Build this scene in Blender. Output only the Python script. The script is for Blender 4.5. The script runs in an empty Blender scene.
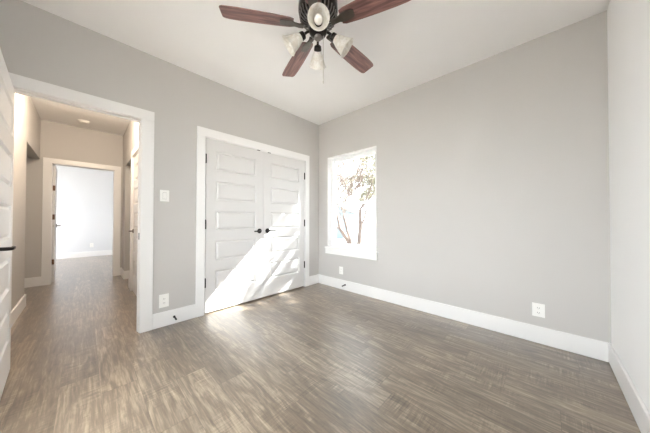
import bpy, bmesh, math, random
from mathutils import Vector, Matrix, Euler

S = bpy.context.scene
COL = S.collection
R = math.radians

# ------------------------------------------------------------------ camera
cam_d = bpy.data.cameras.new('camera')
cam = bpy.data.objects.new('camera', cam_d)
COL.objects.link(cam)
cam_d.sensor_fit = 'HORIZONTAL'
cam_d.sensor_width = 36.0
cam_d.lens = 229.47 / 650 * 36.0
cam_d.clip_start = 0.02
YAW, PITCH, ROLL = R(43.657), R(0.663), R(0.082)
fw = Vector((-math.sin(YAW) * math.cos(PITCH), math.cos(YAW) * math.cos(PITCH), math.sin(PITCH)))
rt = Vector((math.cos(YAW), math.sin(YAW), 0))
up = rt.cross(fw)
rt2 = rt * math.cos(ROLL) + up * math.sin(ROLL)
up2 = up * math.cos(ROLL) - rt * math.sin(ROLL)
cam.matrix_world = Matrix(((rt2.x, up2.x, -fw.x, 2.8334), (rt2.y, up2.y, -fw.y, -2.8107),
                           (rt2.z, up2.z, -fw.z, 1.1014), (0, 0, 0, 1)))
S.camera = cam

# ------------------------------------------------------------------ sky, sun, exposure
S.view_settings.view_transform = 'Standard'
S.view_settings.look = 'None'
S.view_settings.gamma = 1.0
S.view_settings.use_curve_mapping = False
S.view_settings.exposure = 1.38
SKY, SUN = 6.5, 100.0
w = bpy.data.worlds.new('sky'); S.world = w; w.use_nodes = True
bg = w.node_tree.nodes['Background']
bg.inputs[0].default_value = (0.90, 0.945, 1.0, 1)
bg.inputs[1].default_value = SKY
sun_d = bpy.data.lights.new('sun', 'SUN'); sun_d.energy = SUN; sun_d.angle = R(0.6)
sun_d.color = (1.0, 0.985, 0.96)
sun = bpy.data.objects.new('sun', sun_d); COL.objects.link(sun)
SUNDIR = Vector((1.0, 1.83, 1.78))
sun.rotation_euler = SUNDIR.to_track_quat('Z', 'Y').to_euler()
sun.location = (6, 10, 10)


def portal(name, loc, rot, sx, sy):
    d = bpy.data.lights.new(name, 'AREA'); d.shape = 'RECTANGLE'; d.size = sx; d.size_y = sy
    d.cycles.is_portal = True
    o = bpy.data.objects.new(name, d); COL.objects.link(o); o.location = loc; o.rotation_euler = rot


portal('sky_portal', (0.68, 0.20, 1.38), (R(-90), 0, 0), 0.95, 1.5)
portal('sky_portal.001', (1.6, -3.52, 1.10), (R(90), 0, 0), 1.6, 2.1)
portal('sky_portal.003', (3.40, -2.72, 1.5), (R(90), 0, R(90)), 0.55, 1.5)
portal('sky_portal.002', (-5.15, -5.46, 1.4), (R(90), 0, 0), 2.3, 1.8)
S.cycles.max_bounces = 14
S.cycles.diffuse_bounces = 10
S.cycles.glossy_bounces = 6
S.cycles.transparent_max_bounces = 12
S.cycles.caustics_reflective = False
S.cycles.caustics_refractive = False
S.cycles.sample_clamp_indirect = 12.0
S.cycles.use_denoising = True

# ------------------------------------------------------------------ materials


def mat(name, col, rough=0.5, metal=0.0, spec=0.5):
    m = bpy.data.materials.new(name); m.use_nodes = True
    b = m.node_tree.nodes['Principled BSDF']
    b.inputs['Base Color'].default_value = (*col, 1)
    b.inputs['Roughness'].default_value = rough
    b.inputs['Metallic'].default_value = metal
    b.inputs['Specular IOR Level'].default_value = spec
    return m


def N(m, t, **kw):
    n = m.node_tree.nodes.new(t)
    for k, v in kw.items():
        setattr(n, k, v)
    return n


def L(m, a, b):
    m.node_tree.links.new(a, b)


def BSDF(m):
    return m.node_tree.nodes['Principled BSDF']


def textured(name, col, rough, scale, strength, dist=0.002, var=0.03, vscale=1.3):
    """paint with a fine orange-peel bump and a faint mottling"""
    m = mat(name, col, rough)
    tc = N(m, 'ShaderNodeTexCoord')
    n = N(m, 'ShaderNodeTexNoise'); n.inputs['Scale'].default_value = scale; n.inputs['Detail'].default_value = 3
    L(m, tc.outputs['Object'], n.inputs['Vector'])
    bp = N(m, 'ShaderNodeBump'); bp.inputs['Strength'].default_value = strength; bp.inputs['Distance'].default_value = dist
    L(m, n.outputs['Fac'], bp.inputs['Height']); L(m, bp.outputs['Normal'], BSDF(m).inputs['Normal'])
    n2 = N(m, 'ShaderNodeTexNoise'); n2.inputs['Scale'].default_value = vscale; n2.inputs['Detail'].default_value = 4
    L(m, tc.outputs['Object'], n2.inputs['Vector'])
    mp = N(m, 'ShaderNodeMapRange')
    mp.inputs['To Min'].default_value = 1 - var; mp.inputs['To Max'].default_value = 1 + var
    L(m, n2.outputs['Fac'], mp.inputs['Value'])
    hs = N(m, 'ShaderNodeHueSaturation'); hs.inputs['Color'].default_value = (*col, 1)
    L(m, mp.outputs['Result'], hs.inputs['Value']); L(m, hs.outputs['Color'], BSDF(m).inputs['Base Color'])
    return m


M = {}
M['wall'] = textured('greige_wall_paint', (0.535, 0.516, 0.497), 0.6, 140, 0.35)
M['lit_wall'] = textured('lit_wall_paint', (0.88, 0.88, 0.88), 0.55, 140, 0.35)  # right wall paint lightened, its stronger light is put into the colour
M['ceiling'] = textured('ceiling_paint', (0.90, 0.89, 0.885), 0.75, 90, 0.35)
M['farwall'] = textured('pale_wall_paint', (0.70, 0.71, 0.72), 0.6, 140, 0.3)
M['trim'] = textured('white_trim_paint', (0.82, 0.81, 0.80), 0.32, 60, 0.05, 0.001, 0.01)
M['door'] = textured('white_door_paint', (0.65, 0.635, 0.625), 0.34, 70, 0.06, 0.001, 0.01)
M['vinyl'] = mat('white_vinyl', (0.85, 0.85, 0.85), 0.35)
M['plastic'] = mat('white_plastic', (0.86, 0.85, 0.82), 0.35)
M['plastic_shadow'] = mat('grey_slot_plastic', (0.20, 0.19, 0.18), 0.5)
M['black'] = mat('oil_rubbed_bronze', (0.018, 0.015, 0.014), 0.38, 0.6)
M['bronze'] = mat('brushed_hinge_bronze', (0.11, 0.055, 0.03), 0.35, 0.8)
M['nickel'] = mat('satin_nickel', (0.55, 0.52, 0.48), 0.3, 1.0)
M['pewter'] = mat('dark_pewter', (0.13, 0.115, 0.10), 0.35, 0.9)
M['rubber'] = mat('black_rubber', (0.02, 0.02, 0.02), 0.7)
M['fan_metal'] = mat('dark_fan_bronze', (0.030, 0.025, 0.022), 0.28, 0.75)
M['fan_rib'] = mat('worn_fan_bronze', (0.22, 0.20, 0.19), 0.3, 0.9)
M['dark'] = mat('dark_threshold', (0.05, 0.042, 0.036), 0.6)


def glass_mat(name, t):
    m = bpy.data.materials.new(name); m.use_nodes = True
    nt = m.node_tree; nt.nodes.remove(nt.nodes['Principled BSDF'])
    out = nt.nodes['Material Output']
    tr = N(m, 'ShaderNodeBsdfTransparent'); tr.inputs[0].default_value = (0.985 * t, t, 0.995 * t, 1)
    gl = N(m, 'ShaderNodeBsdfGlossy'); gl.inputs['Roughness'].default_value = 0.02
    fr = N(m, 'ShaderNodeFresnel'); fr.inputs[0].default_value = 1.45
    mul = N(m, 'ShaderNodeMath', operation='MULTIPLY'); mul.inputs[1].default_value = 0.6
    L(m, fr.outputs[0], mul.inputs[0])
    mx = N(m, 'ShaderNodeMixShader')
    L(m, mul.outputs[0], mx.inputs[0]); L(m, tr.outputs[0], mx.inputs[1]); L(m, gl.outputs[0], mx.inputs[2])
    L(m, mx.outputs[0], out.inputs['Surface'])
    return m


M['glass'] = glass_mat('window_glass', 0.97)
M['dimmed_glass'] = glass_mat('dimmed_window_glass', 0.58)  # glass colour darkened only to dim the overbright view outdoors


def shade_mat():
    m = mat('frosted_alabaster_glass', (0.80, 0.775, 0.73), 0.3)
    tc = N(m, 'ShaderNodeTexCoord'); n = N(m, 'ShaderNodeTexNoise')
    n.inputs['Scale'].default_value = 26; n.inputs['Detail'].default_value = 5; n.inputs['Distortion'].default_value = 1.6
    L(m, tc.outputs['Object'], n.inputs['Vector'])
    cr = N(m, 'ShaderNodeValToRGB')
    cr.color_ramp.elements[0].position = 0.35; cr.color_ramp.elements[0].color = (0.74, 0.70, 0.64, 1)
    cr.color_ramp.elements[1].position = 0.65; cr.color_ramp.elements[1].color = (0.90, 0.89, 0.86, 1)
    L(m, n.outputs['Fac'], cr.inputs[0]); L(m, cr.outputs[0], BSDF(m).inputs['Base Color'])
    out = m.node_tree.nodes['Material Output']
    tl = N(m, 'ShaderNodeBsdfTranslucent'); L(m, cr.outputs[0], tl.inputs[0])
    mx = N(m, 'ShaderNodeMixShader'); mx.inputs[0].default_value = 0.4
    L(m, BSDF(m).outputs[0], mx.inputs[1]); L(m, tl.outputs[0], mx.inputs[2]); L(m, mx.outputs[0], out.inputs['Surface'])
    return m


M['shade'] = shade_mat()
M['bulb'] = mat('frosted_bulb_glass', (0.9, 0.88, 0.84), 0.2)


def blade_wood():
    m = mat('walnut_blade', (0.1, 0.04, 0.03), 0.33)
    tc = N(m, 'ShaderNodeTexCoord'); mp = N(m, 'ShaderNodeMapping')
    mp.inputs['Scale'].default_value = (3.5, 42, 20)
    L(m, tc.outputs['Object'], mp.inputs['Vector'])
    n = N(m, 'ShaderNodeTexNoise'); n.inputs['Scale'].default_value = 1.0; n.inputs['Detail'].default_value = 6
    n.inputs['Distortion'].default_value = 0.8
    L(m, mp.outputs[0], n.inputs['Vector'])
    cr = N(m, 'ShaderNodeValToRGB')
    cr.color_ramp.elements[0].position = 0.32; cr.color_ramp.elements[0].color = (0.085, 0.040, 0.035, 1)
    cr.color_ramp.elements[1].position = 0.72; cr.color_ramp.elements[1].color = (0.36, 0.185, 0.165, 1)
    L(m, n.outputs['Fac'], cr.inputs[0]); L(m, cr.outputs[0], BSDF(m).inputs['Base Color'])
    return m


M['blade'] = blade_wood()


def floor_mat():
    m = mat('grey_brown_vinyl_plank', (0.2, 0.16, 0.13), 0.36, 0.0, 0.9)
    tc = N(m, 'ShaderNodeTexCoord')
    sep = N(m, 'ShaderNodeSeparateXYZ'); L(m, tc.outputs['Object'], sep.inputs[0])

    def math_(op, a, b=None, c=None):
        n = N(m, 'ShaderNodeMath', operation=op)
        for i, v in enumerate((a, b, c)):
            if v is None:
                continue
            if isinstance(v, (int, float)):
                n.inputs[i].default_value = v
            else:
                L(m, v, n.inputs[i])
        return n.outputs[0]
    PW, PL = 0.182, 1.22
    yr = math_('DIVIDE', sep.outputs['Y'], PW)
    row = math_('FLOOR', yr)
    yf = math_('FRACT', yr)
    wn = N(m, 'ShaderNodeTexWhiteNoise', noise_dimensions='1D'); L(m, row, wn.inputs['W'])
    xs = math_('ADD', math_('DIVIDE', sep.outputs['X'], PL), math_('MULTIPLY', wn.outputs['Value'], 7.0))
    plank = math_('FLOOR', xs)
    xf = math_('FRACT', xs)
    comb = N(m, 'ShaderNodeCombineXYZ'); L(m, row, comb.inputs[0]); L(m, plank, comb.inputs[1])
    pr = N(m, 'ShaderNodeTexWhiteNoise', noise_dimensions='3D'); L(m, comb.outputs[0], pr.inputs['Vector'])
    # grain, shifted per plank
    sh = N(m, 'ShaderNodeVectorMath', operation='SCALE'); L(m, pr.outputs['Color'], sh.inputs[0]); sh.inputs['Scale'].default_value = 9.0
    add = N(m, 'ShaderNodeVectorMath', operation='ADD'); L(m, tc.outputs['Object'], add.inputs[0]); L(m, sh.outputs[0], add.inputs[1])

    def noise(scale, detail, dist, s=1.0):
        mp = N(m, 'ShaderNodeMapping'); mp.inputs['Scale'].default_value = scale
        L(m, add.outputs[0], mp.inputs['Vector'])
        n = N(m, 'ShaderNodeTexNoise'); n.inputs['Scale'].default_value = s
        n.inputs['Detail'].default_value = detail; n.inputs['Distortion'].default_value = dist
        n.inputs['Roughness'].default_value = 0.62
        L(m, mp.outputs[0], n.inputs['Vector'])
        return n.outputs['Fac']
    g1 = noise((2.6, 15, 1), 7, 1.6)
    g2 = noise((5, 75, 1), 4, 0.4)
    saw = noise((85, 5, 1), 2, 0.6)
    mask = noise((2.2, 5, 1), 3, 0.5)
    msk = N(m, 'ShaderNodeMapRange'); msk.inputs['From Min'].default_value = 0.46; msk.inputs['From Max'].default_value = 0.66
    L(m, mask, msk.inputs['Value'])
    f = math_('ADD', math_('MULTIPLY', g1, 0.55), math_('MULTIPLY', g2, 0.45))
    f = math_('ADD', f, math_('MULTIPLY', math_('SUBTRACT', pr.outputs['Value'], 0.5), 0.09))
    f = math_('ADD', f, math_('MULTIPLY', math_('MULTIPLY', math_('SUBTRACT', saw, 0.5), 0.5), msk.outputs[0]))
    cr = N(m, 'ShaderNodeValToRGB')
    e = cr.color_ramp.elements
    e[0].position = 0.29; e[0].color = (0.050, 0.036, 0.025, 1)
    e[1].position = 0.74; e[1].color = (0.52, 0.425, 0.315, 1)
    k = e.new(0.50); k.color = (0.185, 0.139, 0.097, 1)
    L(m, f, cr.inputs[0])
    # joints
    jy = math_('LESS_THAN', math_('MINIMUM', yf, math_('SUBTRACT', 1.0, yf)), 0.0075)
    jx = math_('LESS_THAN', math_('MINIMUM', xf, math_('SUBTRACT', 1.0, xf)), 0.0012)
    j = math_('MAXIMUM', jy, jx)
    mix = N(m, 'ShaderNodeMix', data_type='RGBA')
    L(m, math_('MULTIPLY', j, 0.5), mix.inputs['Factor'])
    L(m, cr.outputs[0], mix.inputs[6]); mix.inputs[7].default_value = (0.06, 0.045, 0.035, 1)
    L(m, mix.outputs[2], BSDF(m).inputs['Base Color'])
    BSDF(m).inputs['Coat Weight'].default_value = 0.8
    BSDF(m).inputs['Coat Roughness'].default_value = 0.30
    rr = N(m, 'ShaderNodeMapRange'); rr.inputs['To Min'].default_value = 0.28; rr.inputs['To Max'].default_value = 0.40
    L(m, g1, rr.inputs['Value']); L(m, rr.outputs[0], BSDF(m).inputs['Roughness'])
    bp = N(m, 'ShaderNodeBump'); bp.inputs['Strength'].default_value = 0.07; bp.inputs['Distance'].default_value = 0.002
    L(m, math_('SUBTRACT', f, math_('MULTIPLY', j, 0.5)), bp.inputs['Height']); L(m, bp.outputs[0], BSDF(m).inputs['Normal'])
    return m


M['floor'] = floor_mat()
M['ground'] = textured('pale_dry_ground', (0.21, 0.203, 0.195), 0.9, 6, 0.6, 0.03, 0.25, 0.8)
M['bark'] = textured('grey_brown_bark', (0.115, 0.088, 0.076), 0.9, 30, 0.8, 0.01, 0.3, 6)
M['leaf'] = textured('dusty_olive_leaf', (0.21, 0.205, 0.14), 0.7, 20, 0.1, 0.001, 0.4, 3)
M['siding'] = textured('pale_blue_siding', (0.24, 0.31, 0.36), 0.7, 20, 0.1)
M['shingle'] = textured('grey_roof_shingle', (0.22, 0.20, 0.19), 0.85, 25, 0.6, 0.01, 0.2, 6)
M['stucco'] = textured('exterior_stucco', (0.55, 0.52, 0.47), 0.85, 40, 0.4)

# ------------------------------------------------------------------ mesh helpers


def new():
    return bmesh.new()


def box(bm, x0, x1, y0, y1, z0, z1):
    v = [bm.verts.new(p) for p in ((x0, y0, z0), (x1, y0, z0), (x1, y1, z0), (x0, y1, z0),
                                   (x0, y0, z1), (x1, y0, z1), (x1, y1, z1), (x0, y1, z1))]
    for f in ((0, 3, 2, 1), (4, 5, 6, 7), (0, 1, 5, 4), (1, 2, 6, 5), (2, 3, 7, 6), (3, 0, 4, 7)):
        bm.faces.new([v[i] for i in f])
    return bm


def lathe(bm, prof, seg=24, mtx=Matrix(), cap0=False, cap1=False):
    """revolve (radius, z) points about local z"""
    rings = []
    for r, z in prof:
        rings.append([bm.verts.new(mtx @ Vector((r * math.cos(2 * math.pi * i / seg), r * math.sin(2 * math.pi * i / seg), z)))
                      for i in range(seg)])
    for a, b in zip(rings, rings[1:]):
        for i in range(seg):
            bm.faces.new((a[i], a[(i + 1) % seg], b[(i + 1) % seg], b[i]))
    if cap0:
        bm.faces.new(rings[0][::-1])
    if cap1:
        bm.faces.new(rings[-1])
    return bm


def tube(bm, pts, rad, seg=10, caps=True):
    """tapered tube along points; rad is one radius or one per point"""
    pts = [Vector(p) for p in pts]
    if not isinstance(rad, (list, tuple)):
        rad = [rad] * len(pts)
    rings = []
    ref = None
    for i, p in enumerate(pts):
        d = (pts[min(i + 1, len(pts) - 1)] - pts[max(i - 1, 0)]).normalized()
        if ref is None:
            ref = d.orthogonal().normalized()
        u = (ref - d * ref.dot(d))
        u = u.normalized() if u.length > 1e-6 else d.orthogonal().normalized()
        ref = u
        v = d.cross(u)
        rings.append([bm.verts.new(p + (u * math.cos(2 * math.pi * k / seg) + v * math.sin(2 * math.pi * k / seg)) * rad[i])
                      for k in range(seg)])
    for a, b in zip(rings, rings[1:]):
        for k in range(seg):
            bm.faces.new((a[k], a[(k + 1) % seg], b[(k + 1) % seg], b[k]))
    if caps:
        bm.faces.new(rings[0][::-1]); bm.faces.new(rings[-1])
    return bm


def obj(name, bm, m, parent=None, loc=None, rot=None, bevel=0.0, smooth=False, segs=2):
    me = bpy.data.meshes.new(name)
    bmesh.ops.recalc_face_normals(bm, faces=bm.faces)
    bm.to_mesh(me); bm.free()
    o = bpy.data.objects.new(name, me); COL.objects.link(o)
    if m is not None:
        me.materials.append(m)
    if parent is not None:
        o.parent = parent
    if loc is not None:
        o.location = loc
    if rot is not None:
        o.rotation_euler = rot
    if bevel:
        b = o.modifiers.new('bevel', 'BEVEL'); b.width = bevel; b.segments = segs; b.limit_method = 'ANGLE'
    if smooth:
        for p in me.polygons:
            p.use_smooth = True
        try:
            me.set_sharp_from_angle(angle=R(40))
        except Exception:
            pass
    return o


def tag(o, label, cat, group=None, kind=None):
    o['label'] = label; o['category'] = cat
    if group:
        o['group'] = group
    if kind:
        o['kind'] = kind
    return o


def struct(o, label, cat):
    return tag(o, label, cat, None, 'structure')


def empty(name, loc, rz=0.0):
    o = bpy.data.objects.new(name, None); COL.objects.link(o)
    o.location = loc; o.rotation_euler = (0, 0, rz); o.empty_display_size = 0.1
    return o


def copy_tree(o, parent=None):
    c = o.copy(); COL.objects.link(c)
    if parent is not None:
        c.parent = parent
    for ch in list(o.children):
        copy_tree(ch, c)
    return c


# ------------------------------------------------------------------ room dimensions
W, D, H = 3.202, 3.32, 2.742
T = 0.15                       # outer wall thickness
HL, HR = -3.325, -2.300        # hall side faces
HX = -3.17                     # hall end wall face
FX = -6.75                     # far room end wall face
EY0, EY1, EZ = -3.210, -2.442, 2.068   # entry jamb opening
CY0, CY1, CZ = -1.848, -0.330, 2.047   # closet jamb opening
WX0, WX1, WZ0, WZ1 = 0.231, 1.126, 0.640, 2.112   # window opening
NX0, NX1, NZ0, NZ1 = 0.85, 2.35, 0.10, 2.112  # unseen near wall window, added and sized to brighten the room
RY0, RY1 = -2.95, -2.50        # unseen right wall window beside the camera, added for fill light
JB = 0.018                     # jamb board
HW = 0.12                      # inner wall thickness

# ------------------------------------------------------------------ shell
struct(obj('floor', box(new(), FX - 0.1, W + T, -D - 2.0, T - 0.02, -0.12, 0.0), M['floor']),
       'grey brown wood plank floor running through bedroom and hall', 'floor')
struct(obj('ceiling', box(new(), FX - 0.1, W + T, -D - 2.0, T, H, H + 0.12), M['ceiling']),
       'pale ceiling with the fan hanging from it', 'ceiling')

EW = 0.088                     # the wall is thinner at the entry
b = new()
box(b, -EW, 0, -D, EY0 - JB, 0, H)
box(b, -EW, 0, EY0 - JB, EY1 + JB, EZ + JB, H)
box(b, -EW, 0, EY1 + JB, -2.18, 0, H)
box(b, -HW, 0, -2.18, CY0 - JB, 0, H)
box(b, -HW, 0, CY0 - JB, CY1 + JB, CZ + JB, H)
box(b, -HW, 0, CY1 + JB, T, 0, H)
struct(obj('wall_left', b, M['wall']), 'greige wall with the hall doorway and the closet doors', 'wall')

b = new()
box(b, 0, WX0 - JB, 0, T, 0, H)
box(b, WX1 + JB, W, 0, T, 0, H)
box(b, WX0 - JB, WX1 + JB, 0, T, 0, WZ0 - 0.02)
box(b, WX0 - JB, WX1 + JB, 0, T, WZ1 + JB, H)
struct(obj('wall_back', b, M['wall']), 'greige wall with the single window', 'wall')

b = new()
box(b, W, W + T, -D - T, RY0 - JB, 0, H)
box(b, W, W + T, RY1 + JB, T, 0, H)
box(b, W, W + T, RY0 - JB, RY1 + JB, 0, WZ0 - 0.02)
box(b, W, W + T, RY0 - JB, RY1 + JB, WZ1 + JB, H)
struct(obj('wall_right', b, M['lit_wall']),
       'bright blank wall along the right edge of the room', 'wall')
b = new()
box(b, 0, NX0 - JB, -D - T, -D, 0, H)
box(b, NX1 + JB, W, -D - T, -D, 0, H)
box(b, NX0 - JB, NX1 + JB, -D - T, -D, 0, NZ0 - 0.02)
box(b, NX0 - JB, NX1 + JB, -D - T, -D, NZ1 + JB, H)
struct(obj('wall_front', b, M['wall']), 'greige near wall facing the single-hung window', 'wall')

# closet shell
b = new()
box(b, -0.80, -0.74, -2.18, T, 0, H)
box(b, -0.74, -HW, -2.18, -2.12, 0, H)
box(b, -0.74, -HW, 0.0, T, 0, H)
struct(obj('wall_closet', b, M['wall']), 'closet interior walls behind the closed white double doors', 'wall')

# hall walls
OX0 = -1.90                    # left wall stops here, side passage beyond, header above
HB = 2.085
b = new()
box(b, OX0, -EW, HL - HW, HL, 0, H)
box(b, HX - 0.0, OX0, HL - HW, HL, HB, H)
struct(obj('wall_hall_left', b, M['wall']), 'left wall of the hall, ending at a cased-free side passage', 'wall')
RDX0, RDX1 = -1.74, -0.98      # hall side door opening
b = new()
box(b, HX, -2.72, HR, HR + HW, 0, H)
box(b, -2.72, -2.02, HR, HR + HW, 2.08, H)
box(b, -2.02, RDX0 - JB, HR, HR + HW, 0, H)
box(b, RDX0 - JB, RDX1 + JB, HR, HR + HW, 2.05 + JB, H)
box(b, RDX1 + JB, -EW, HR, HR + HW, 0, H)
struct(obj('wall_hall_right', b, M['wall']), 'right wall of the hall with the side door', 'wall')
FY0, FY1, FZ = -3.193, -2.425, 2.03
b = new()
box(b, HX - HW, HX, -D - 2.0, FY0 - JB, 0, H)
box(b, HX - HW, HX, FY0 - JB, FY1 + JB, FZ + JB, H)
box(b, HX - HW, HX, FY1 + JB, -0.6, 0, H)
struct(obj('wall_hall_end', b, M['wall']), 'beige end wall of the hall around the far doorway', 'wall')
# alcove behind the right hall opening, room behind the side door, side passage on the left
b = new()
box(b, -2.78, -2.72, HR + HW, -0.6, 0, H)
box(b, -0.90, -0.84, HR + HW, -0.6, 0, H)
box(b, -3.17, -0.80, -0.66, -0.6, 0, H)
struct(obj('wall_alcove', b, M['wall']), 'walls of the opening on the right side of the hall', 'wall')
b = new()
box(b, OX0, OX0 + HW, -D - 2.0, HL - HW, 0, H)
box(b, HX - HW, OX0 + HW, -D - 2.0 - 0.1, -D - 2.0, 0, H)
struct(obj('wall_passage', b, M['wall']), 'walls of the side passage on the left of the hall', 'wall')
# far room
b = new()
box(b, FX - 0.1, FX, -D - 2.0, -0.5, 0, H)
FW0, FW1 = -6.3, -4.0
yy0, yy1 = -0.98, -0.86
box(b, FX, HX - HW, yy0, yy1, 0, H)
ys0, ys1 = -D - 2.1, -D - 2.0
box(b, FX - 0.1, FW0, ys0, ys1, 0, H)
box(b, FW1, HX - HW, ys0, ys1, 0, H)
box(b, FW0, FW1, ys0, ys1, 0, 0.5)
box(b, FW0, FW1, ys0, ys1, 2.3, H)
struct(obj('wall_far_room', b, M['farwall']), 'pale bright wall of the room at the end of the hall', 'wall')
struct(obj('roof', box(new(), FX - 0.5, W + 0.5, -D - 2.5, T + 0.35, H + 0.14, H + 0.24), M['shingle']),
       'flat roof slab over the house', 'roof')

# ------------------------------------------------------------------ baseboards
BH, BT = 0.151, 0.015


def baseboard(name, segs, label):
    b = new()
    for s in segs:
        box(b, *s, 0.0, BH)
    struct(obj(name, b, M['trim'], bevel=0.005), label, 'baseboard')


baseboard('baseboard_left', [(0, BT, -2.336, -1.940), (0, BT, -0.232, 0)],
          'white baseboard on either side of the closet doors')
baseboard('baseboard_back', [(BT, W - BT, -BT, 0)], 'white baseboard under the window')
baseboard('baseboard_right', [(W - BT, W, -D, 0)], 'white baseboard along the bright right wall')
baseboard('baseboard_front', [(0, NX0 - 0.02, -D, -D + BT), (NX1 + 0.02, W - BT, -D, -D + BT)], 'white baseboard along the near wall')
baseboard('baseboard_hall_left', [(OX0, -EW - 0.02, HL, HL + BT), (OX0 - BT, OX0, HL - HW, HL + BT)],
          'white baseboard low on the left hall wall')
baseboard('baseboard_hall_right', [(HX + BT, -2.72, HR - BT, HR), (-2.72, -2.72 + BT, HR - BT, HR + HW), (-2.02, -1.842, HR - BT, HR)],
          'white baseboard low on the right hall wall')
baseboard('baseboard_hall_end', [(HX, HX + BT, -D - 2.0, -3.293), (HX, HX + BT, -2.325, HR)],
          'white baseboard at the end of the hall')
baseboard('baseboard_far_room', [(FX, FX + BT, -D - 2.0, -0.98)], 'white baseboard in the far room')

# ------------------------------------------------------------------ door and opening casings
CT = 0.018


def casing_x(name, xf, sgn, y0, y1, z1, wd, hd, depth, label, yclip=None):
    """casing on a wall face x = xf facing sgn; jamb lines the opening through the wall"""
    b = new()
    xa, xb = sorted((xf, xf + sgn * CT))
    rv = 0.006
    ya = y0 - rv - wd if yclip is None else max(y0 - rv - wd, yclip)
    box(b, xa, xb, ya, y0 - rv, 0, z1 + rv)
    box(b, xa, xb, y1 + rv, y1 + rv + wd, 0, z1 + rv)
    box(b, xa, xb, ya, y1 + rv + wd, z1 + rv, z1 + rv + hd)
    o = obj(name, b, M['trim'], bevel=0.003)
    struct(o, label, 'door casing')
    j = new()
    x0, x1 = sorted((xf, xf - sgn * depth))
    box(j, x0, x1, y0 - JB, y0, 0, z1)
    box(j, x0, x1, y1, y1 + JB, 0, z1)
    box(j, x0, x1, y0 - JB, y1 + JB, z1, z1 + JB)
    obj('jamb', j, M['trim'], o, bevel=0.002)
    return o


entry_casing = casing_x('trim_1', 0.0, 1, EY0, EY1, EZ, 0.100, 0.096, EW, 'wide white casing around the open doorway to the hall', yclip=-D + 0.002)
s = new()
box(s, -EW + 0.02, -0.045, EY1 - 0.007, EY1, 0, EZ)
box(s, -EW + 0.02, -0.045, EY0, EY0 + 0.007, 0, EZ)
box(s, -EW + 0.02, -0.045, EY0 + 0.007, EY1 - 0.007, EZ - 0.012, EZ)
obj('door_stop', s, M['trim'], entry_casing, bevel=0.002)
obj('strike_plate', box(new(), -0.036, -0.006, EY1 - 0.003, EY1, 0.90, 0.965), M['black'], entry_casing)
# hall-side casing of the same doorway
casing_x('trim_2', -EW, -1, EY0, EY1, EZ, 0.085, 0.09, 0.0, 'white casing on the hall side of the bedroom doorway', yclip=HL + 0.004)

closet_casing = casing_x('trim_3', 0.0, 1, CY0, CY1, CZ, 0.090, 0.100, HW, 'wide white casing framing the closet double doors')
for y in (-1.168, -1.001):
    obj('ball_catch', box(new(), 0.0, 0.012, y - 0.022, y + 0.022, CZ - 0.004, CZ + 0.001), M['black'], closet_casing)

far_casing = casing_x('trim_4', HX, 1, FY0, FY1, FZ, 0.095, 0.085, HW, 'cream white casing around the doorway at the end of the hall')
b = new()
box(b, RDX0 - 0.10, RDX0 - 0.006, HR - CT, HR, 0, 2.056)
box(b, RDX1 + 0.006, RDX1 + 0.10, HR - CT, HR, 0, 2.056)
box(b, RDX0 - 0.10, RDX1 + 0.10, HR - CT, HR, 2.056, 2.15)
side_casing = struct(obj('trim_5', b, M['trim'], bevel=0.003), 'white casing around the closed side door in the hall', 'door casing')
j = new()
box(j, RDX0 - JB, RDX0, HR, HR + HW, 0, 2.05)
box(j, RDX1, RDX1 + JB, HR, HR + HW, 0, 2.05)
box(j, RDX0 - JB, RDX1 + JB, HR, HR + HW, 2.05, 2.05 + JB)
obj('jamb', j, M['trim'], side_casing, bevel=0.002)

# ------------------------------------------------------------------ five panel doors
DH, DT = 2.026, 0.035


def door_bm(wd):
    """slab with x 0..wd, front face at y=0 (normal -y); five sunken panels both sides"""
    b = new()
    st = 0.112
    zs = [(0.236 + 0.357 * i, 0.236 + 0.357 * i + 0.234) for i in range(5)]
    for (y, n) in ((0.0, 1), (DT, -1)):
        xs = [0, st, wd - st, wd]
        zz = [0] + [q for p in zs for q in p] + [DH]
        grid = [[b.verts.new((x, y, z)) for x in xs] for z in zz]
        for i in range(len(zz) - 1):
            for k in range(3):
                if k == 1 and i % 2 == 1:
                    continue
                b.faces.new((grid[i][k], grid[i][k + 1], grid[i + 1][k + 1], grid[i + 1][k]))
        for i in range(5):
            r0 = [grid[1 + 2 * i][1], grid[1 + 2 * i][2], grid[2 + 2 * i][2], grid[2 + 2 * i][1]]
            x0, x1, z0, z1 = st, wd - st, zs[i][0], zs[i][1]

            def ring(ins, dep):
                return [b.verts.new((xx, y + n * dep, z)) for xx, z in
                        ((x0 + ins, z0 + ins), (x1 - ins, z0 + ins), (x1 - ins, z1 - ins), (x0 + ins, z1 - ins))]
            rs = [r0, ring(0.013, 0.014), ring(0.018, 0.014), ring(0.036, 0.002)]
            for a, c in zip(rs, rs[1:]):
                for q in range(4):
                    b.faces.new((a[q], a[(q + 1) % 4], c[(q + 1) % 4], c[q]))
            b.faces.new(rs[-1])
    # edges
    box_edges = [((0, 0), (0, DT)), ((wd, 0), (wd, DT))]
    for (xa, ya), (xb, yb) in box_edges:
        b.faces.new([b.verts.new(p) for p in ((xa, ya, 0), (xb, yb, 0), (xb, yb, DH), (xa, ya, DH))])
    for z in (0, DH):
        b.faces.new([b.verts.new(p) for p in ((0, 0, z), (wd, 0, z), (wd, DT, z), (0, DT, z))])
    bmesh.ops.remove_doubles(b, verts=b.verts, dist=1e-5)
    return b


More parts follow.
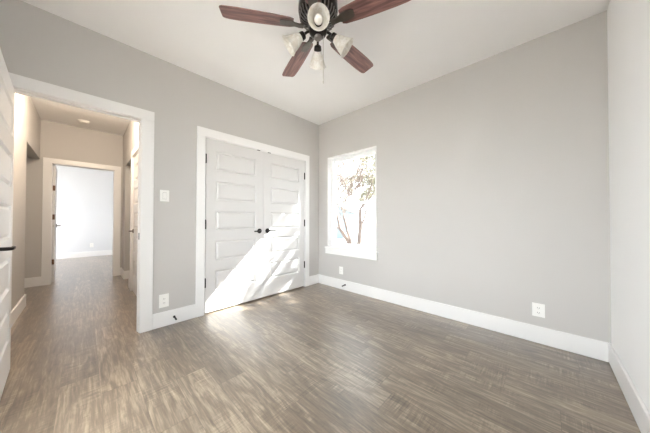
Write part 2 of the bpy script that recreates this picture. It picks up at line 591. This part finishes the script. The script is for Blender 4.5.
def lever(parent, x, side, dirx, z=0.925, tip=None, m='black', length=0.11):
    """rosette, neck and lever; side -1 front (y<0), +1 back"""
    y0 = 0.0 if side < 0 else DT
    s = side
    mt = Matrix.Translation((x, y0, z)) @ Matrix.Rotation(R(90) if s < 0 else R(-90), 4, 'X')
    b = lathe(new(), [(0.033, 0.0), (0.033, 0.006), (0.028, 0.011), (0.012, 0.013)], 24, mt, True, True)
    ro = obj('rosette', b, M[m], parent, smooth=True)
    pts = [(x, y0 + s * 0.010, z), (x, y0 + s * 0.040, z), (x + dirx * 0.006, y0 + s * 0.050, z),
           (x + dirx * 0.03, y0 + s * 0.054, z), (x + dirx * length, y0 + s * 0.050, z)]
    b = tube(new(), pts, [0.010, 0.010, 0.010, 0.009, 0.0085], 12)
    lv = obj('lever', b, M[m], ro, smooth=True)
    if tip:
        p = Vector(pts[-1])
        b = tube(new(), [p, p + Vector((dirx * 0.028, -s * 0.002, 0))], 0.0088, 12)
        o = obj('lever_tip', b, M[tip], ro, smooth=True); o['label'] = 'pale lever end'
    return ro


def hinges(parent, x, zs, m='black', y=-0.004, onedge=False):
    for z in zs:
        if onedge:
            b = box(new(), -0.0025, 0.001, 0.003, DT - 0.004, z - 0.045, z + 0.045)
        else:
            b = lathe(new(), [(0.0095, -0.052), (0.0095, 0.052)], 12, Matrix.Translation((x, y, z)), True, True)
            lathe(b, [(0.006, 0.052), (0.007, 0.057), (0.001, 0.060)], 12, Matrix.Translation((x, y, z)), False, True)
        obj('hinge', b, M[m], parent, smooth=not onedge)


HZ = (0.345, 1.02, 1.785)
LEAFW = 0.756
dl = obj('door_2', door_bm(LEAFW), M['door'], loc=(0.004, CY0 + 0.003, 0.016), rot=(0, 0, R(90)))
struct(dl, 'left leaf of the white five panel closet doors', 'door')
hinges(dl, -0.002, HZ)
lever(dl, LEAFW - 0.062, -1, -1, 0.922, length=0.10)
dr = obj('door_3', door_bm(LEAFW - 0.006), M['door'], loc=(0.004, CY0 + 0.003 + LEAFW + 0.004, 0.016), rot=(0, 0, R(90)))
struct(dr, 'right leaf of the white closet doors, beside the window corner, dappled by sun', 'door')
hinges(dr, LEAFW - 0.006 + 0.002, HZ)
lever(dr, 0.060, -1, 1, 0.922, length=0.10)

de = obj('door_1', door_bm(0.76), M['trim'], loc=(0.022, EY0 + 0.002, 0.012), rot=(0, 0, R(3.0)))
struct(de, 'open white panel door at the left edge, swung into the bedroom', 'door')
hinges(de, -0.004, HZ)
lever(de, 0.70, 1, -1, 0.925, tip='nickel')
lever(de, 0.70, -1, -1, 0.925)

df = obj('door_4', door_bm(0.76), M['door'], loc=(HX - HW - 0.004, FY0 + 0.030, 0.012), rot=(0, 0, R(182)))
struct(df, 'white door of the far room seen edge-on, standing open', 'door')
hinges(df, 0, (0.345, 1.12, 1.62), 'bronze', onedge=True)
lever(df, 0.69, -1, -1, 0.955, m='pewter')
obj('latch_plate', box(new(), -0.0035, 0.0, 0.008, DT - 0.01, 0.945, 0.985), M['nickel'], df)

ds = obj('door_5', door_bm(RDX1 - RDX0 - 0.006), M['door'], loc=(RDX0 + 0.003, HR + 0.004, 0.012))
struct(ds, 'closed white panel door in the right hall wall', 'door')
lever(ds, 0.06, -1, 1, 0.905, m='pewter')

# ------------------------------------------------------------------ windows


def window(name, x0, x1, yin, sgn, label, WZ0=WZ0, WZ1=WZ1, turned=False):
    """single-hung vinyl window; yin is the wall's room face, sgn the outward direction along y"""
    r = empty(name, ((x0 + x1) / 2, yin, WZ0)) if not turned else empty(name, (yin, (x0 + x1) / 2, WZ0), R(-90))
    struct(r, label, 'window')
    ox, oz = (x0 + x1) / 2, WZ0
    hw, hh = (x1 - x0) / 2, WZ1 - WZ0

    def bx(b, xa, xb, ya, yb, za, zb):
        ya, yb = sorted((sgn * ya, sgn * yb))
        box(b, xa, xb, ya, yb, za, zb)
    b = new()      # painted jamb lining, slightly proud of the wall
    bx(b, -hw - JB, -hw, -0.006, 0.075, -0.02, hh + JB)
    bx(b, hw, hw + JB, -0.006, 0.075, -0.02, hh + JB)
    bx(b, -hw, hw, -0.006, 0.075, hh, hh + JB)
    obj('window_lining', b, M['trim'], r, bevel=0.002)
    f = 0.040
    b = new()
    for (ya, yb, ins) in ((0.075, T, f),):
        bx(b, -hw - JB, -hw + ins, ya, yb, -0.02, hh + JB)
        bx(b, hw - ins, hw + JB, ya, yb, -0.02, hh + JB)
        bx(b, -hw + ins, hw - ins, ya, yb, hh - ins, hh + JB)
        bx(b, -hw + ins, hw - ins, ya, yb, -0.02, 0.035)
    obj('window_frame', b, M['vinyl'], r, bevel=0.003)
    mid = (1.358 if sgn > 0 else 1.6) - WZ0

    def sash(nm, ya, yb, za, zb, st, rb, rtp):
        b = new()
        xa, xb = -hw + f - 0.008, hw - f + 0.008
        bx(b, xa, xa + st, ya, yb, za, zb)
        bx(b, xb - st, xb, ya, yb, za, zb)
        bx(b, xa + st, xb - st, ya, yb, za, za + rb)
        bx(b, xa + st, xb - st, ya, yb, zb - rtp, zb)
        s_ = obj(nm, b, M['vinyl'], r, bevel=0.002)
        b = new()
        yc = (ya + yb) / 2
        bx(b, xa + st - 0.005, xb - st + 0.005, yc - 0.002, yc + 0.002, za + rb - 0.005, zb - rtp + 0.005)
        obj('pane', b, M['dimmed_glass' if name == 'window_1' else 'glass'], s_)
    sash('lower_sash', 0.082, 0.108, 0.036, mid + 0.018, 0.022, 0.035, 0.036)
    sash('upper_sash', 0.112, 0.138, mid - 0.018, hh - f + 0.004, 0.016, 0.036, 0.018)
    b = new()
    bx(b, -hw - 0.045, hw + 0.045, -0.045, 0.076, -0.020, 0.006)
    obj('window_sill', b, M['trim'], r, bevel=0.003)
    b = new()
    bx(b, -hw - 0.038, hw + 0.042, -0.036, 0.0, -0.105, -0.020)
    obj('sill_apron', b, M['trim'], r, bevel=0.003)
    return r


window('window_1', WX0, WX1, 0.0, 1, 'white single-hung window with bare trees outside')
window('fill_window_2', NX0, NX1, -D, -1, 'unseen tall white window added for fill light, facing the single-hung window', NZ0, NZ1)

window('fill_window_3', RY0, RY1, W, 1, 'unseen narrow white window added for fill light in the right wall', turned=True)

# ------------------------------------------------------------------ electrical plates


def plate(name, loc, rz, label, cat, kind, group=None, w_=0.076, h_=0.12):
    r = empty(name, loc, rz)
    tag(r, label, cat, group)
    o = obj('cover_plate', box(new(), -w_ / 2, w_ / 2, -0.006, 0, -h_ / 2, h_ / 2), M['plastic'], r, bevel=0.002)
    if kind == 'outlet':
        for dz in (-0.021, 0.021):
            q = obj('socket', box(new(), -0.017, 0.017, -0.009, -0.005, dz - 0.0145, dz + 0.0145), M['plastic'], r, bevel=0.003)
            b = new()
            box(b, -0.008, -0.005, -0.0094, -0.0088, dz - 0.005, dz + 0.005)
            box(b, 0.005, 0.008, -0.0094, -0.0088, dz - 0.005, dz + 0.005)
            lathe(b, [(0.0022, 0), (0.0022, 0.0006)], 8, Matrix.Translation((0, -0.0088, dz - 0.009)) @ Matrix.Rotation(R(90), 4, 'X'), True, True)
            obj('slots', b, M['plastic_shadow'], q)
        obj('screw', lathe(new(), [(0.003, 0), (0.003, 0.001)], 10, Matrix.Translation((0, -0.006, 0)) @ Matrix.Rotation(R(90), 4, 'X'), True, True), M['plastic'], r)
    else:
        b = new()
        for dx in kind:
            box(b, dx - 0.0165, dx + 0.0165, -0.0065, -0.0055, -0.034, 0.034)
        obj('rocker_frame', b, M['plastic_shadow'], r)
        for dx in kind:
            k = obj('rocker', box(new(), dx - 0.0155, dx + 0.0155, -0.011, -0.006, -0.032, 0.032), M['plastic'], r, bevel=0.002)
    return r


plate('light_switch', (0, -2.242, 1.340), R(90), 'white rocker light switch on the wall between hall doorway and closet', 'light switch', (0.0,), w_=0.080, h_=0.118)
plate('wall_outlet', (0, -2.239, 0.262), R(90), 'white outlet low on the wall between hall doorway and closet', 'outlet', 'outlet', w_=0.085, h_=0.135)
plate('wall_outlet', (2.792, 0, 0.292), 0, 'white outlet low on the long blank stretch right of the window', 'outlet', 'outlet', w_=0.084, h_=0.118)
plate('wall_outlet', (0.508, 0, 0.292), 0, 'small white outlet low on the wall under the window', 'outlet', 'outlet', w_=0.074, h_=0.118)
plate('wall_outlet', (FX, -2.66, 0.33), R(90), 'white outlet low on the far room wall seen through the doorway', 'outlet', 'outlet')


def doorstop(loc, rz, label):
    r = empty('spring_door_stop', loc, rz)
    tag(r, label, 'door stop')
    mt = Matrix.Rotation(R(90), 4, 'X')
    obj('base', lathe(new(), [(0.012, 0), (0.012, 0.004), (0.006, 0.008)], 16, mt, True, True), M['black'], r, smooth=True)
    b = new()
    n = 60
    pts = [(0.0055 * math.cos(i * 0.75), -0.006 - 0.058 * i / n, 0.0055 * math.sin(i * 0.75) - 0.006 * (i / n) ** 2) for i in range(n + 1)]
    tube(b, pts, 0.0022, 6)
    obj('spring', b, M['black'], r, smooth=True)
    obj('rubber_tip', lathe(new(), [(0.006, 0.062), (0.0085, 0.064), (0.0085, 0.074), (0.005, 0.078)], 14, Matrix.Translation((0, 0, -0.006)) @ mt, True, True), M['rubber'], r, smooth=True)


doorstop((BT, -2.150, 0.075), R(90), 'dark spring door stop on the baseboard beside the hall doorway')
doorstop((0.60, -BT, 0.085), 0, 'dark spring door stop on the baseboard under the window')

# ------------------------------------------------------------------ smoke detector, hall lamp
sd = tag(empty('smoke_detector', (-2.74, -2.83, H)), 'round white smoke detector on the hall ceiling', 'smoke detector')
obj('base', lathe(new(), [(0.072, 0), (0.072, -0.010), (0.066, -0.014)], 32, cap0=True, cap1=True), M['plastic'], sd, smooth=True)
obj('cap', lathe(new(), [(0.058, -0.014), (0.060, -0.024), (0.052, -0.036), (0.020, -0.040)], 32, cap0=True, cap1=True), M['plastic'], sd, smooth=True)

hl = tag(empty('hall_lamp', (-1.15, -2.81, H)), 'round flush lamp on the hall ceiling behind the doorway head', 'lamp')
obj('base', lathe(new(), [(0.13, 0), (0.13, -0.02)], 32, cap0=True, cap1=True), M['nickel'], hl, smooth=True)
glow = bpy.data.materials.new('lit_dome'); glow.use_nodes = True
BSDF(glow).inputs['Emission Color'].default_value = (1.0, 0.78, 0.55, 1)
BSDF(glow).inputs['Emission Strength'].default_value = 10.0
obj('lamp_shade', lathe(new(), [(0.125, -0.02), (0.118, -0.05), (0.09, -0.075), (0.045, -0.088), (0.004, -0.092)], 32, cap1=True), glow, hl, smooth=True)
pd = bpy.data.lights.new('hall_light', 'POINT'); pd.energy = 21; pd.color = (1.0, 0.84, 0.66); pd.shadow_soft_size = 0.1
po = bpy.data.objects.new('hall_light', pd); COL.objects.link(po); po.location = (-1.15, -2.81, H - 0.16)

# ------------------------------------------------------------------ ceiling fan
FXC, FYC = 1.663, -1.660
ZB = 2.493 - H           # blade plane, from the ceiling
fan = tag(empty('ceiling_fan', (FXC, FYC, H)), 'dark bronze ceiling fan with five walnut blades and four frosted glass shades', 'ceiling fan')
obj('canopy', lathe(new(), [(0.095, 0), (0.098, -0.02), (0.090, -0.05), (0.075, -0.06)], 40, cap0=True, cap1=True), M['fan_metal'], fan, smooth=True)
b = lathe(new(), [(0.075, -0.055), (0.120, -0.062), (0.140, -0.085), (0.142, -0.150), (0.136, -0.168)], 48, cap0=True, cap1=True)
obj('motor_housing', b, M['fan_metal'], fan, smooth=True)
b = new()
for i in range(30):
    a = 2 * math.pi * i / 30
    mt = Matrix.Rotation(a, 4, 'Z')
    tube(b, [mt @ Vector(p) for p in ((0.134, 0, -0.166), (0.128, 0, -0.200), (0.098, 0, -0.228), (0.066, 0, -0.238))], 0.0042, 6)
obj('vent_ribs', b, M['fan_rib'], fan, smooth=True)
obj('motor_core', lathe(new(), [(0.100, -0.165), (0.100, -0.192), (0.080, -0.212), (0.055, -0.24)], 36, cap0=True, cap1=True), M['rubber'], fan, smooth=True)


def blade_bm():
    b = new()
    # outline of half blade: (x along, half width)
    prof = [(0.175, 0.044), (0.20, 0.054), (0.30, 0.062), (0.42, 0.067), (0.54, 0.069), (0.61, 0.067), (0.64, 0.063), (0.655, 0.055), (0.660, 0.046)]
    topv, botv = [], []
    for z, store in ((0.003, topv), (-0.003, botv)):
        for x, h_ in prof:
            store.append((b.verts.new((x, -h_, z)), b.verts.new((x, h_, z))))
    for st in (topv, botv):
        for a, c in zip(st, st[1:]):
            b.faces.new((a[0], a[1], c[1], c[0]))
    for k in (0, 1):
        for i in range(len(prof) - 1):
            b.faces.new((topv[i][k], topv[i + 1][k], botv[i + 1][k], botv[i][k]))
    for i in (0, -1):
        b.faces.new((topv[i][0], topv[i][1], botv[i][1], botv[i][0]))
    return b


def iron_bm():
    b = new()
    # tongue under the blade, and the arm that climbs to the motor
    secs = [(0.105, 0.020, -0.010, 0.008), (0.135, 0.017, -0.014, 0.006), (0.165, 0.020, -0.010, 0.004), (0.185, 0.030, -0.0075, 0.0035), (0.215, 0.033, -0.0075, 0.0035), (0.262, 0.026, -0.0075, 0.0035), (0.270, 0.018, -0.0075, 0.0035)]
    rings = []
    for x, h_, zc, t in secs:
        rings.append([b.verts.new((x, -h_, zc - t)), b.verts.new((x, h_, zc - t)), b.verts.new((x, h_, zc + t)), b.verts.new((x, -h_, zc + t))])
    for a, c in zip(rings, rings[1:]):
        for q in range(4):
            b.faces.new((a[q], a[(q + 1) % 4], c[(q + 1) % 4], c[q]))
    b.faces.new(rings[0][::-1]); b.faces.new(rings[-1])
    for sx in (0.2, 0.235):
        for sy in (-0.014, 0.014):
            lathe(b, [(0.005, -0.011), (0.004, -0.0135)], 8, Matrix.Translation((sx, sy, 0)), True, True)
    return b


blade0 = obj('blade', blade_bm(), M['blade'], fan, bevel=0.0015)
obj('blade_iron', iron_bm(), M['pewter'], blade0, bevel=0.002)
for k in range(5):
    bl = blade0 if k == 0 else copy_tree(blade0, fan)
    bl.location = (0, 0, ZB)
    bl.rotation_euler = Euler((R(-12), 0, R(234.0 - 72 * k)), 'XYZ')

HUBZ = -0.30
obj('light_hub', lathe(new(), [(0.060, -0.235), (0.066, -0.245), (0.066, -0.290), (0.055, -0.310), (0.030, -0.322)], 36, cap0=True, cap1=True), M['fan_metal'], fan, smooth=True)
obj('finial', lathe(new(), [(0.024, -0.322), (0.030, -0.330), (0.024, -0.342), (0.006, -0.347)], 24, cap0=True, cap1=True), M['fan_rib'], fan, smooth=True)


def fitter(angle, tilt=R(52)):
    """arm with a socket; the shade and its bulb hang from it"""
    mz = Matrix.Rotation(angle, 4, 'Z')
    arm = tube(new(), [mz @ Vector(p) for p in ((0.052, 0, -0.285), (0.080, 0, -0.295), (0.100, 0, -0.312), (0.112, 0, -0.322))], 0.009, 10)
    a = obj('light_arm', arm, M['fan_metal'], fan, smooth=True)
    ax = mz @ Matrix.Translation((0.106, 0, -0.318)) @ Matrix.Rotation(-tilt, 4, 'Y') @ Matrix.Rotation(R(180), 4, 'X')
    obj('socket', lathe(new(), [(0.014, -0.012), (0.026, -0.004), (0.029, 0.016), (0.027, 0.034)], 24, ax, True, True), M['fan_metal'], a, smooth=True)
    prof = [(0.027, 0.022), (0.031, 0.034), (0.042, 0.060), (0.050, 0.086), (0.056, 0.108), (0.064, 0.126), (0.070, 0.134)]
    inner = [(r - 0.0035, z) for r, z in prof][::-1]
    sh = obj('lamp_shade', lathe(new(), prof + [(0.068, 0.1355)] + inner, 40, ax), M['shade'], fan, smooth=True)
    bu = [(0.010, 0.034), (0.016, 0.046), (0.025, 0.062), (0.029, 0.080), (0.027, 0.098), (0.018, 0.114), (0.008, 0.124), (0.001, 0.128)]
    obj('bulb', lathe(new(), bu, 20, ax, True, True), M['bulb'], sh, smooth=True)


A0 = math.atan2(-2.8107 - FYC, 2.8334 - FXC)
for k in range(4):
    fitter(A0 + k * math.pi / 2 + R(1), R(62) if k == 0 else R(52))
CX_, CY_ = 0.028, 0.026
b = tube(new(), [(CX_, CY_, -0.30), (CX_, CY_, -0.31), (CX_, CY_, -0.48), (CX_, CY_, -0.642)], 0.0019, 6)
ch = obj('pull_chain', b, M['nickel'], fan, smooth=True)
obj('chain_knob', lathe(new(), [(0.001, -0.640), (0.004, -0.646), (0.0045, -0.658), (0.001, -0.668)], 12, Matrix.Translation((CX_, CY_, 0)), True, True), M['nickel'], ch, smooth=True)

# ------------------------------------------------------------------ outside
struct(obj('ground', box(new(), -45, 45, -45, 60, -0.45, -0.35), M['ground']), 'pale dry ground outside the window', 'ground')


def tree(name, base, seed, label, height=5.0, lean=(0, 0), trunk=0.13, depth=5, leaves=500, leaf=0.05, spread=0.6, limbs=None, targets=None, lm=None, group=None):
    rnd = random.Random(seed)
    r = tag(empty(name, base), label, 'tree', group)
    b = new()
    tips = []

    def grow(p, d, length, rad, lev):
        pts, rr = [p.copy()], [rad]
        n = 4
        for i in range(n):
            d = (d + Vector((rnd.uniform(-1, 1), rnd.uniform(-1, 1), rnd.uniform(-0.4, 0.7))) * 0.16).normalized()
            p = p + d * length / n
            pts.append(p.copy()); rr.append(rad * (1 - 0.42 * (i + 1) / n))
            if lev <= 2:
                tips.append((p.copy(), lev))
        tube(b, pts, [max(q, 0.012) for q in rr], max(4, 9 - (depth - lev)))
        if lev == 0:
            return
        for i in range(3 if lev > 1 else 4):
            ang = rnd.uniform(0, 2 * math.pi)
            side = d.orthogonal().normalized()
            side = Matrix.Rotation(ang, 3, d) @ side
            nd = (d + side * rnd.uniform(0.45, 1.0) * spread / 0.6).normalized()
            start = pts[-1] if i < 2 else pts[rnd.choice((2, 3))]
            grow(start, nd, length * rnd.uniform(0.62, 0.82), rr[-1] * rnd.uniform(0.6, 0.85), lev - 1)
    grow(Vector((0, 0, 0)), Vector((lean[0], lean[1], 1)).normalized(), height * 0.36, trunk, depth)
    obj('trunk', b, M['bark'], r, smooth=True)
    if leaves:
        b = new()
        for i in range(leaves):
            p, lv = rnd.choice(tips)
            q = p + Vector((rnd.gauss(0, 1), rnd.gauss(0, 1), rnd.gauss(0, 1))) * 0.13
            e = Euler((rnd.uniform(0, 6.3), rnd.uniform(0, 6.3), rnd.uniform(0, 6.3))).to_matrix()
            s_ = leaf * rnd.uniform(0.6, 1.3)
            vs = [b.verts.new(q + e @ Vector(v) * s_) for v in ((-1, 0, 0), (-0.2, -0.42, 0.08), (1, 0, 0), (-0.2, 0.42, 0.08))]
            b.faces.new(vs)
        obj('foliage', b, lm or M['leaf'], r)
    return r


tree('bare_tree', (-1.20, 3.3, -0.35), 4, 'leaning forked tree just outside the window', 4.2, (-0.75, 0.1), 0.12, 5, 700, 0.045)
tree('leafy_tree', (-5.0, 8.3, -0.35), 11, 'taller leafy tree behind the forked tree outside the window', 5.6, (0.1, 0), 0.14, 5, 3500, 0.085)
tree('slender_tree', (-6.4, 14.5, -0.35), 23, 'slender bare tree furthest from the window, by the pale shed', 5.6, (0.1, 0), 0.13, 5, 3000, 0.10)

# tree on the sunny side whose boughs dapple the closet doors
SHT = 2.0
rnd = random.Random(5)
st = tag(empty('shade_tree', (4.6, 4.4, -0.35)), 'broad tree off to the sunny side of the window', 'tree')
base = Vector((4.6, 4.4, -0.35))
b = new()
tube(b, [Vector(p) - base for p in ((4.6, 4.4, -0.4), (4.5, 4.3, 1.4), (4.25, 4.15, 2.9), (4.0, 4.0, 4.0))], [0.22, 0.19, 0.15, 0.12], 12)


def sheet(x, z, t=SHT):
    """point on the sun ray through the window plane at x, z"""
    return Vector((x, 0.1, z)) + SUNDIR * t - base


leafpts = []


def bough(p0, p1, r0, r1, sag=0.0):
    n = 8
    pts = []
    for i in range(n + 1):
        f = i / n
        p = p0.lerp(p1, f) + Vector((rnd.uniform(-1, 1), rnd.uniform(-1, 1), rnd.uniform(-1, 1))) * 0.02 + Vector((0, 0, -sag * math.sin(math.pi * f)))
        pts.append(p)
    tube(b, pts, [r0 + (r1 - r0) * i / n for i in range(n + 1)], 8)
    return pts


fork = Vector((4.0, 4.0, 4.0)) - base
bough(fork, sheet(1.45, 1.05), 0.10, 0.07)
P1 = bough(sheet(1.45, 1.05), sheet(0.05, 1.12), 0.07, 0.02)
P2 = bough(sheet(1.2, 1.02), sheet(0.30, 2.05), 0.045, 0.012)
P3 = bough(sheet(1.0, 1.05), sheet(0.10, 1.75), 0.035, 0.010)
P4 = bough(sheet(1.3, 0.9), sheet(0.2, 0.72), 0.04, 0.012)
for P in (P1, P2, P3, P4):
    for i in range(2, len(P) - 1):
        for s_ in range(2):
            e_ = P[i] + Vector((rnd.uniform(-0.5, 0.1), rnd.uniform(-0.3, 0.3), rnd.uniform(-0.15, 0.28)))
            bough(P[i], e_, 0.011, 0.004)
obj('trunk', b, M['bark'], st, smooth=True)
b = new()


def leafcloud(n, x0, x1, z0, z1, size):
    for i in range(n):
        q = sheet(rnd.uniform(x0, x1), rnd.uniform(z0, z1), SHT + rnd.uniform(-0.25, 0.25))
        e = Euler((rnd.uniform(0, 6.3), rnd.uniform(0, 6.3), rnd.uniform(0, 6.3))).to_matrix()
        s_ = size * rnd.uniform(0.6, 1.3)
        b.faces.new([b.verts.new(q + e @ Vector(v) * s_) for v in ((-1, 0, 0), (-0.2, -0.42, 0.08), (1, 0, 0), (-0.2, 0.42, 0.08))])


leafcloud(620, 0.10, 1.25, 0.62, 1.26, 0.055)
leafcloud(330, 0.14, 0.62, 1.36, 2.14, 0.05)
leafcloud(45, 0.60, 1.10, 1.34, 1.58, 0.05)
obj('foliage', b, M['leaf'], st)

# pale shed beyond the trees
sh = tag(empty('shed', (-9.6, 11.6, -0.35), R(25)), 'pale blue gabled shed beyond the trees', 'shed')
obj('body', box(new(), -1.4, 1.4, -1.2, 1.2, 0, 2.1), M['siding'], sh)
b = new()
g = [[b.verts.new((x, y, z)) for x, z in ((-1.55, 2.0), (0, 2.9), (1.55, 2.0), (1.5, 1.92), (0, 2.8), (-1.5, 1.92))] for y in (-1.35, 1.35)]
for i in range(6):
    b.faces.new((g[0][i], g[0][(i + 1) % 6], g[1][(i + 1) % 6], g[1][i]))
b.faces.new(g[0][::-1]); b.faces.new(g[1])
obj('roof', b, M['shingle'], sh)
b = new()
for y in (-1.2, 1.19):
    t_ = [b.verts.new(p) for p in ((-1.4, y, 2.1), (1.4, y, 2.1), (0, y, 2.78))]
    b.faces.new(t_)
    t2 = [b.verts.new(p) for p in ((-1.4, y + 0.01, 2.1), (0, y + 0.01, 2.78), (1.4, y + 0.01, 2.1))]
    b.faces.new(t2)
obj('gable', b, M['siding'], sh)
